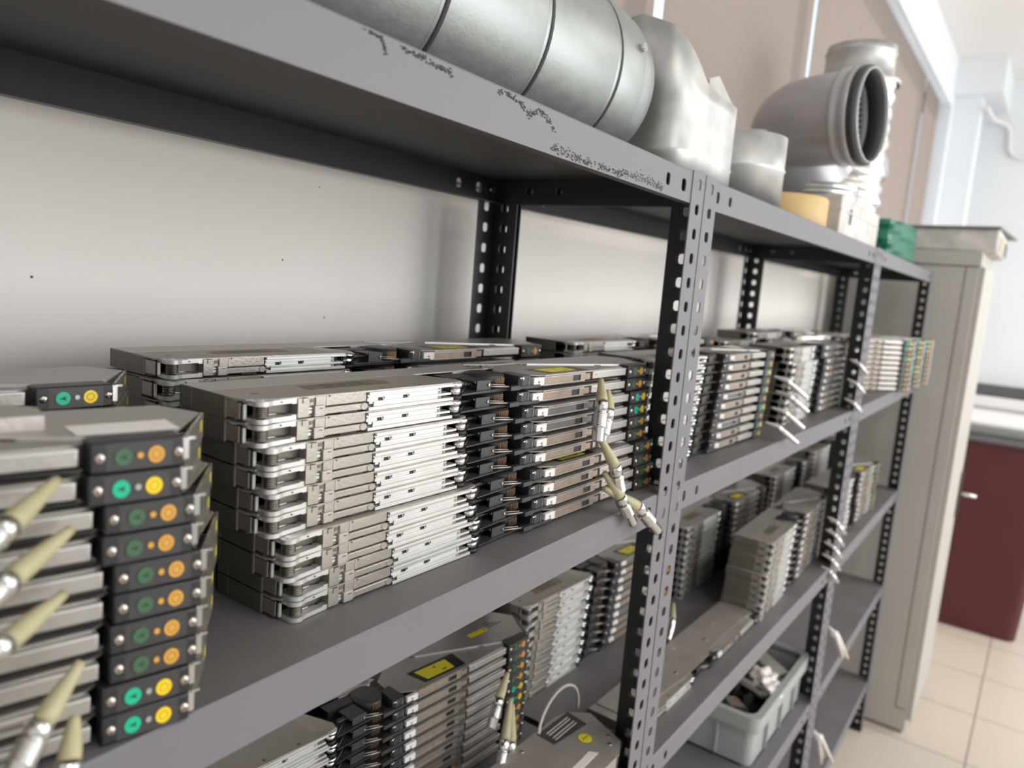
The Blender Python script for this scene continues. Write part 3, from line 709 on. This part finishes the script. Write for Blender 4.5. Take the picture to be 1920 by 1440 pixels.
scrap('steel_strip', 'upright beige steel strip with a dark end, at the right of the crate', 'metal strip', 'steel_light', (.15, .045, .008), (.985, .10, z4+.128), (.0, -.25, 1.2))
scrap('steel_strip', 'dark grey steel strip leaning across the middle of the crate', 'metal strip', 'steel', (.17, .030, .012), (.86, .12, z4+.118), (.25, .12, 1.0))
scrap('steel_strip', 'short tan steel strip at the left of the crate', 'metal strip', 'bronze', (.09, .035, .006), (.76, .10, z4+.108), (.1, .2, .6))
scrap('steel_strip', 'bright bent bracket near the middle of the crate', 'metal strip', 'nickel', (.13, .025, .010), (.92, .17, z4+.112), (.3, .1, .9))
b = bmesh.new(); bmesh.ops.create_icosphere(b, subdivisions=4, radius=1)
for v in b.verts:
    n = v.co.copy(); k = 1 + .28*sin(n.x*7+n.y*5)*cos(n.z*6+n.x*3) + random.uniform(-.06, .06); v.co = Vector((n.x*.070*k, n.y*.034*k, n.z*.024*k))
me = bpy.data.meshes.new('crumpled_paper'); b.to_mesh(me); b.free(); me.materials.append(M['white'])
o = bpy.data.objects.new('crumpled_paper', me); COL.objects.link(o); o.location = (.90, .075, z4+.114); o.rotation_euler = (0, .1, .5); o['label'] = 'crumpled white paper wad on top of the scrap in the crate'; o['category'] = 'paper'

# cable tails hanging on the second upright
def bundle(p, label, scale=1.):
    b = MB(); b.m('white')
    for k in range(5):
        dx = random.uniform(-.02, .03); dy = random.uniform(-.03, .0)
        b.tube([Vector(p) + Vector((0, .01, .0)), Vector(p) + Vector((dx*.3, -.012+dy*.3, -.02)), Vector(p) + Vector((dx+.035, dy-.02, -.085*scale - .02*random.random()))], [.005, .0065, .004], 8)
    b.cyl(Vector(p) + Vector((-.012, -.01, -.012)), Vector(p) + Vector((.02, -.012, -.02)), .007, 10)
    o = b.build('cable_tie_bundle'); o['label'] = label; o['category'] = 'cable'
bundle((L2+.075, .0, z4+.175), 'white cable tails knotted to the second upright, above the third shelf', 1.)
bundle((L2+.075, -.0, z5+.26), 'white cable tails knotted to the second upright, below the third shelf')

# ---------------------------------------------------------------- ducts on the top shelf
H = 1.8015
R = .100; cy = .152
du = thing('round_duct', 'large round galvanised steel duct lying along the top shelf', 'duct', u1(-.045, cy, H+R), A1)
prof = [(R-.006, 0), (R-.010, .0005), (R-.004, -.03), (R, -.075)]
prof = [(R-.020, .0), (R-.018, -.0), (R-.008, -.028), (R-.0015, -.076)]
mb = MB().m('galv'); mb.lathe((0, 0, 0), [(R-.018, -.02), (R-.012, 0), (R-.006, -.010), (R-.002, -.03), (R-.001, -.047)], 64, 'x').build('end_collar', du)
mb = MB()
xs = [-.047, -.110, -.255, -.40, -.56, -.72, -.93]
for a, b_ in zip(xs[:-1], xs[1:]): mb.m('galv').lathe((0, 0, 0), [(R-.001, a), (R, a-.004), (R, b_+.004), (R-.001, b_)], 64, 'x')
mb.m('galv').lathe((0, 0, 0), [(R-.003, -.047), (R-.003, -.93)], 48, 'x')
mb.build('duct_body', du)
for x in xs[1:-1]:
    b = MB().m('text').lathe((0, 0, 0), [(R-.0005, x+.0026), (R+.0011, x+.0018), (R+.0011, x-.0018), (R-.0005, x-.0026)], 64, 'x').m('galv').lathe((0, 0, 0), [(R, x-.0032), (R+.0016, x-.005), (R, x-.008)], 64, 'x')
    b.build('seam_ring', du)
a = radians(196); b = MB().m('chrome').cyl((-.058, (R-.003)*cos(a), (R-.003)*sin(a)*-1+.0), (-.058, (R+.006)*cos(a), (R+.006)*sin(a)*-1), .005, 8); b.build('screw', du)

# saddle-cut branch collar
sd = thing('duct_collar', 'galvanised saddle-cut duct collar standing beside the round duct', 'duct', (.092, .145, H), 0)
mb = MB().m('galv_light'); n = 88; rings = []
for k in range(n):
    a = 2*pi*k/n; ca, sa = cos(a), sin(a); e = .36
    x = .110*math.copysign(abs(ca)**e, ca); y = .112*math.copysign(abs(sa)**e, sa)
    zt = .120 + .085*max(0, min(1, (-x - .025)/.08))**1.4 * (1 - .5*min(1, abs(y+.03)/.11)) + .055*max(0, cos(a-radians(20)))**4*(1 if y > -.09 else 0)
    rings.append((x, y, zt))
for hh, sc in ((0, 1), ):
    for k in range(n):
        (x0, y0, z0), (x1, y1, z1) = rings[k], rings[(k+1) % n]
        lv = [(0, 1.0), (.030, 1.0), (.033, 1.012), (.036, 1.0), (.10, 1.0)]
        pr = [[(x0*s_, y0*s_, h) for h, s_ in lv] + [(x0*1.0, y0*1.0, z0)], [(x1*s_, y1*s_, h) for h, s_ in lv] + [(x1*1.0, y1*1.0, z1)]]
        for i in range(5): mb.face([pr[0][i], pr[1][i], pr[1][i+1], pr[0][i+1]], True)
bmesh.ops.remove_doubles(mb.bm, verts=mb.bm.verts, dist=1e-6)
fm = MB().m('galv_light')
fl_ = [(.000, -.098, .118), (.022, -.086, .150), (.070, -.080, .166), (.104, -.098, .122)]
fm.face(fl_); fm.face([(x, y+.0012, z) for x, y, z in fl_[::-1]]); fm.build('bent_flap', sd)
o = mb.build('collar_wall', sd); md = o.modifiers.new('thickness', 'SOLIDIFY'); md.thickness = .0012

# short round sleeve
sl = MB().m('galv_light'); r = .085
sl.lathe((0, 0, 0), [(r-.002, .001), (r, 0), (r, .058), (r+.0025, .061), (r, .064), (r, .112), (r-.002, .112), (r-.002, .001)], 48)
o = sl.build('duct_sleeve'); o.location = (.335, .098, H); o['label'] = 'short open galvanised sleeve standing upright in front of the elbow'; o['category'] = 'duct'

# beige tape roll, foil box, green bag
o = MB().m('roll').lathe((0, 0, 0), [(.045, .0), (.095, 0), (.098, .004), (.098, .056), (.095, .060), (.045, .060), (.045, 0)], 40).build('tape_roll'); o.location = (.665, .118, H); o['label'] = 'roll of shiny beige packing tape lying on the top shelf edge'; o['category'] = 'tape'
bx = thing('white_carton', 'white carton with black arrow marks under the foil-wrapped duct', 'box', (.79, .022, H), 0)
MB().m('dirtywhite').box(0, .40, 0, .295, 0, .085, .003).build('box', bx)
mb = MB().m('text').prism([(.08, -.0006), (.10, -.0006), (.10, 0), (.08, 0)], .03, .05); mb.face([(.07, -.0007, .05), (.11, -.0007, .05), (.09, -.0007, .066)]); mb.build('printed_arrow', bx)
MB().m('foil').box(-.0008, .4008, -.0008, .2958, .052, .056).build('packing_tape', bx)
gb = MB().m('greenbag'); pl = []
for k in range(40):
    a = 2*pi*k/40; e = .45; pl.append((.235*math.copysign(abs(cos(a))**e, cos(a)), .13*math.copysign(abs(sin(a))**e, sin(a)), 1 + .03*sin(a*7)))
for i in range(8):
    for k in range(40):
        q = []
        for kk, ii in ((k, i), ((k+1) % 40, i), ((k+1) % 40, i+1), (k, i+1)):
            x, y, w = pl[kk]; s_ = w*(1 + .03*sin(ii*1.7+kk*.6)); q.append((x*s_, y*s_, .115*ii/8))
        gb.face(q, True)
gb.face([(x, y, .115 + .004*sin(7*x)) for x, y, w in pl]); gb.face([(x, y, 0) for x, y, w in pl[::-1]])
o = gb.build('green_bag'); o.location = (1.76, .165, H); o['label'] = 'dark green plastic wrapped packet at the end of the top shelf'; o['category'] = 'bag'

# elbow
el = thing('duct_elbow', 'smooth grey duct elbow with open black-lipped mouth', 'duct', (0, 0, 0), 0)
def bez(p, n=24):
    p = [Vector(q) for q in p]; out = []
    for i in range(n+1):
        t = i/n; out.append(p[0]*(1-t)**3 + p[1]*3*t*(1-t)**2 + p[2]*3*t*t*(1-t) + p[3]*t**3)
    return out
mc = Vector((.875, .058, 2.060)); mdir = Vector((-.12, -1, .02)).normalized()
path = bez([mc, mc - mdir*.13, Vector((.93, .225, 2.07)), Vector((1.02, .150, 1.935))])
MB().m('zinc_smooth').tube(path, .098, 48, False).m('duct_in').tube(path[::-1], .0955, 48, False).build('bend', el)
rot = mdir.to_track_quat('Z', 'Y').to_matrix().to_4x4()
def ringed(k, prof, name, base, r_):
    b = MB().m(k).lathe((0, 0, 0), prof, 48); b.xform(Matrix.Translation(base) @ r_); b.build(name, el)
ringed('zinc_smooth', [(.098, -.008), (.1045, -.002), (.1045, .004), (.100, .010), (.100, .018), (.1045, .022), (.1045, .032), (.100, .036), (.0955, .036), (.0955, -.01)], 'flange', mc, rot)
ringed('rubber', [(.0985, .034), (.1035, .036), (.1035, .048), (.0985, .051), (.094, .050), (.092, .030), (.092, .018), (.0955, .012)], 'rubber_seal', mc, rot)
ringed('zinc_smooth', [(.0975, .050), (.0985, .056), (.0965, .058), (.0945, .056), (.0940, .046)], 'mouth_rim', mc, rot)
dn = Matrix.Identity(4)
ringed('chrome', [(.098, .0), (.106, -.004), (.107, -.012), (.101, -.018), (.101, -.026), (.107, -.030), (.107, -.040), (.101, -.044), (.099, -.047), (.093, -.047), (.093, .0)], 'lower_flange', Vector((1.02, .150, 1.935)), dn)
lb = MB().m('white').box(-.03, .03, -.0004, .0004, -.011, .011).m('text').box(-.012, .006, -.0010, -.0004, -.005, .006); lb.xform(Matrix.Translation((.800, .235, 2.02)) @ Matrix.Rotation(radians(-62), 4, 'Z') @ Matrix.Rotation(radians(-10), 4, 'X')); lb.build('paper_label', el)
# foil-wrapped tee
tx, ty = 1.40, .17
te = thing('foil_tee_duct', 'foil-wrapped tee duct piece standing behind the grey elbow', 'duct', (tx, ty, H), 0)
def wrinkle(o, amp=.003):
    me = o.data
    for v in me.vertices:
        c = v.co; k = amp*(sin(c.x*90+c.z*60) + sin(c.y*110-c.z*85) + sin(c.z*140+c.x*50))*.5; v.co += v.normal*k
mb = MB().m('foil'); rr = .098
mb.lathe((0, 0, 0), [(rr-.01, .0), (rr+.004, .0), (rr+.006, .01), (rr-.002, .02), (rr+.004, .032), (rr-.002, .045)] + [(rr + .004*sin(i*1.3), .05 + .42*i/50) for i in range(51)], 48); o = mb.build('wrapped_body', te); wrinkle(o)
mb = MB().m('galv_light').lathe((0, 0, .47), [(rr+.012, -.01), (rr+.014, .0), (rr-.006, .006), (rr-.008, .07), (rr-.004, .074), (rr-.008, .078), (rr-.008, .092), (rr-.011, .092), (rr-.011, 0)], 48); mb.build('top_spigot', te)
mb = MB().m('foil').lathe((0, 0, .26), [(rr*.85, .04), (rr*.9, .13), (rr*.75, .17), (rr*.3, .19), (.001, .192)], 40, 'x'); o = mb.build('side_branch', te); wrinkle(o)

# ---------------------------------------------------------------- cabinet
cb = thing('metal_cabinet', 'tall light grey metal cabinet at the end of the shelving', 'cabinet', (2.285, -.125, 0), 0)
CX, CY_, CZ = .50, .44, 1.885
MB().m('cabinet').box(0, CX, .0, CY_, .012, CZ-.02, .003).box(-.004, CX+.004, -.004, CY_, CZ-.05, CZ, .004).m('cab_line').box(.01, CX-.01, .01, CY_-.01, 0, .014).m('cab_line').box(-.0015, 0, .0, CY_, CZ-.056, CZ-.050).build('body', cb)
mb = MB().m('cabinet').box(-.0025, 0, .034, CY_-.02, .0, .001); 
mb.m('cab_line').box(-.0015, .0002, .040, .044, .10, CZ-.056).box(-.0015, .0002, .006, .044, .10, .104); mb.build('side_panel_groove', cb)
for i, (a, b_) in enumerate(((.004, CX-.004),)):
    d_ = MB().m('cabinet').box(a, b_, -.018, -.001, .06, CZ-.055, .002).build('door', cb)
    if i == 0: a = CX-.09; MB().m('dark').box(a+.03, a+.055, -.026, -.018, .80, 1.0, .003).m('chrome').cyl((a+.042, -.020, .905), (a+.042, -.085, .905), .008, 12).build('handle', d_)
tr = thing('storage_tray', 'low transparent storage tray of small parts on top of the cabinet', 'box', (2.30, -.17, CZ), 0)
MB().m('dirtywhite').box(0, .47, 0, .44, 0, .085, .012).build('tray', tr)
MB().m('greytray').prism([(-.02, .0), (.50, -.03), (.51, .46), (-.01, .46)], .085, .091).build('lid', tr)
b = MB()
for i, (x, k) in enumerate(((.02, 'steel'), (.12, 'roll'), (.26, 'channel_grey'), (.37, 'dark'))): b.m(k).box(x, x+.07, -.0015, .01, .01, .06)
b.build('contents_seen_through_side', tr)

# bin
bn = thing('wheeled_bin', 'maroon plastic wheeled bin with grey lid against the far wall', 'bin', (3.60, -.50, 0), 0)
mb = MB().m('maroon'); lo, hi = rrect(.03, .50, .06, .47, .05), rrect(0, .56, 0, .52, .05); n = len(lo)
lv = [(0.004, 0), (.94, 1), (.965, 1.0), (1.02, 1.06)]
def bl(i, s_): return (lo[i][0] + (hi[i][0]-lo[i][0])*s_, lo[i][1] + (hi[i][1]-lo[i][1])*s_)
for (z0, s0), (z1, s1) in zip(lv[:-1], lv[1:]):
    for i in range(n):
        j = (i+1) % n; a, b_, c, d_ = bl(i, s0), bl(j, s0), bl(j, s1), bl(i, s1); mb.face([(*a, z0), (*b_, z0), (*c, z1), (*d_, z1)], True)
mb.face([(*lo[i], .004) for i in range(n)][::-1]); mb.face([(*bl(i, 1.06), 1.02) for i in range(n)]); mb.build('body', bn)
mb = MB().m('lidgrey').prism(rrect(-.03, .60, -.02, .56, .05), 1.02, 1.05, True).m('greytray').prism(rrect(-.015, .58, -.01, .54, .06), 1.05, 1.10, True); mb.m('pvc').prism(rrect(0, .55, .0, .52, .06), 1.10, 1.125, True); mb.build('lid', bn)
for y in (.08, .44): MB().m('black').cyl((.48, y-.02, .085), (.48, y+.02, .085), .085, 20).build('wheel', bn)
# dark rail and ledge on the far wall
o = MB().m('frame_dark').box(5.50, 5.60, -2.8, .05, 1.10, 1.17).m('pvc').box(5.46, 5.60, -2.8, .08, 1.02, 1.09).build('wall_rail'); o['label'] = 'dark horizontal rail with a white ledge on the far wall'; o['category'] = 'rail'
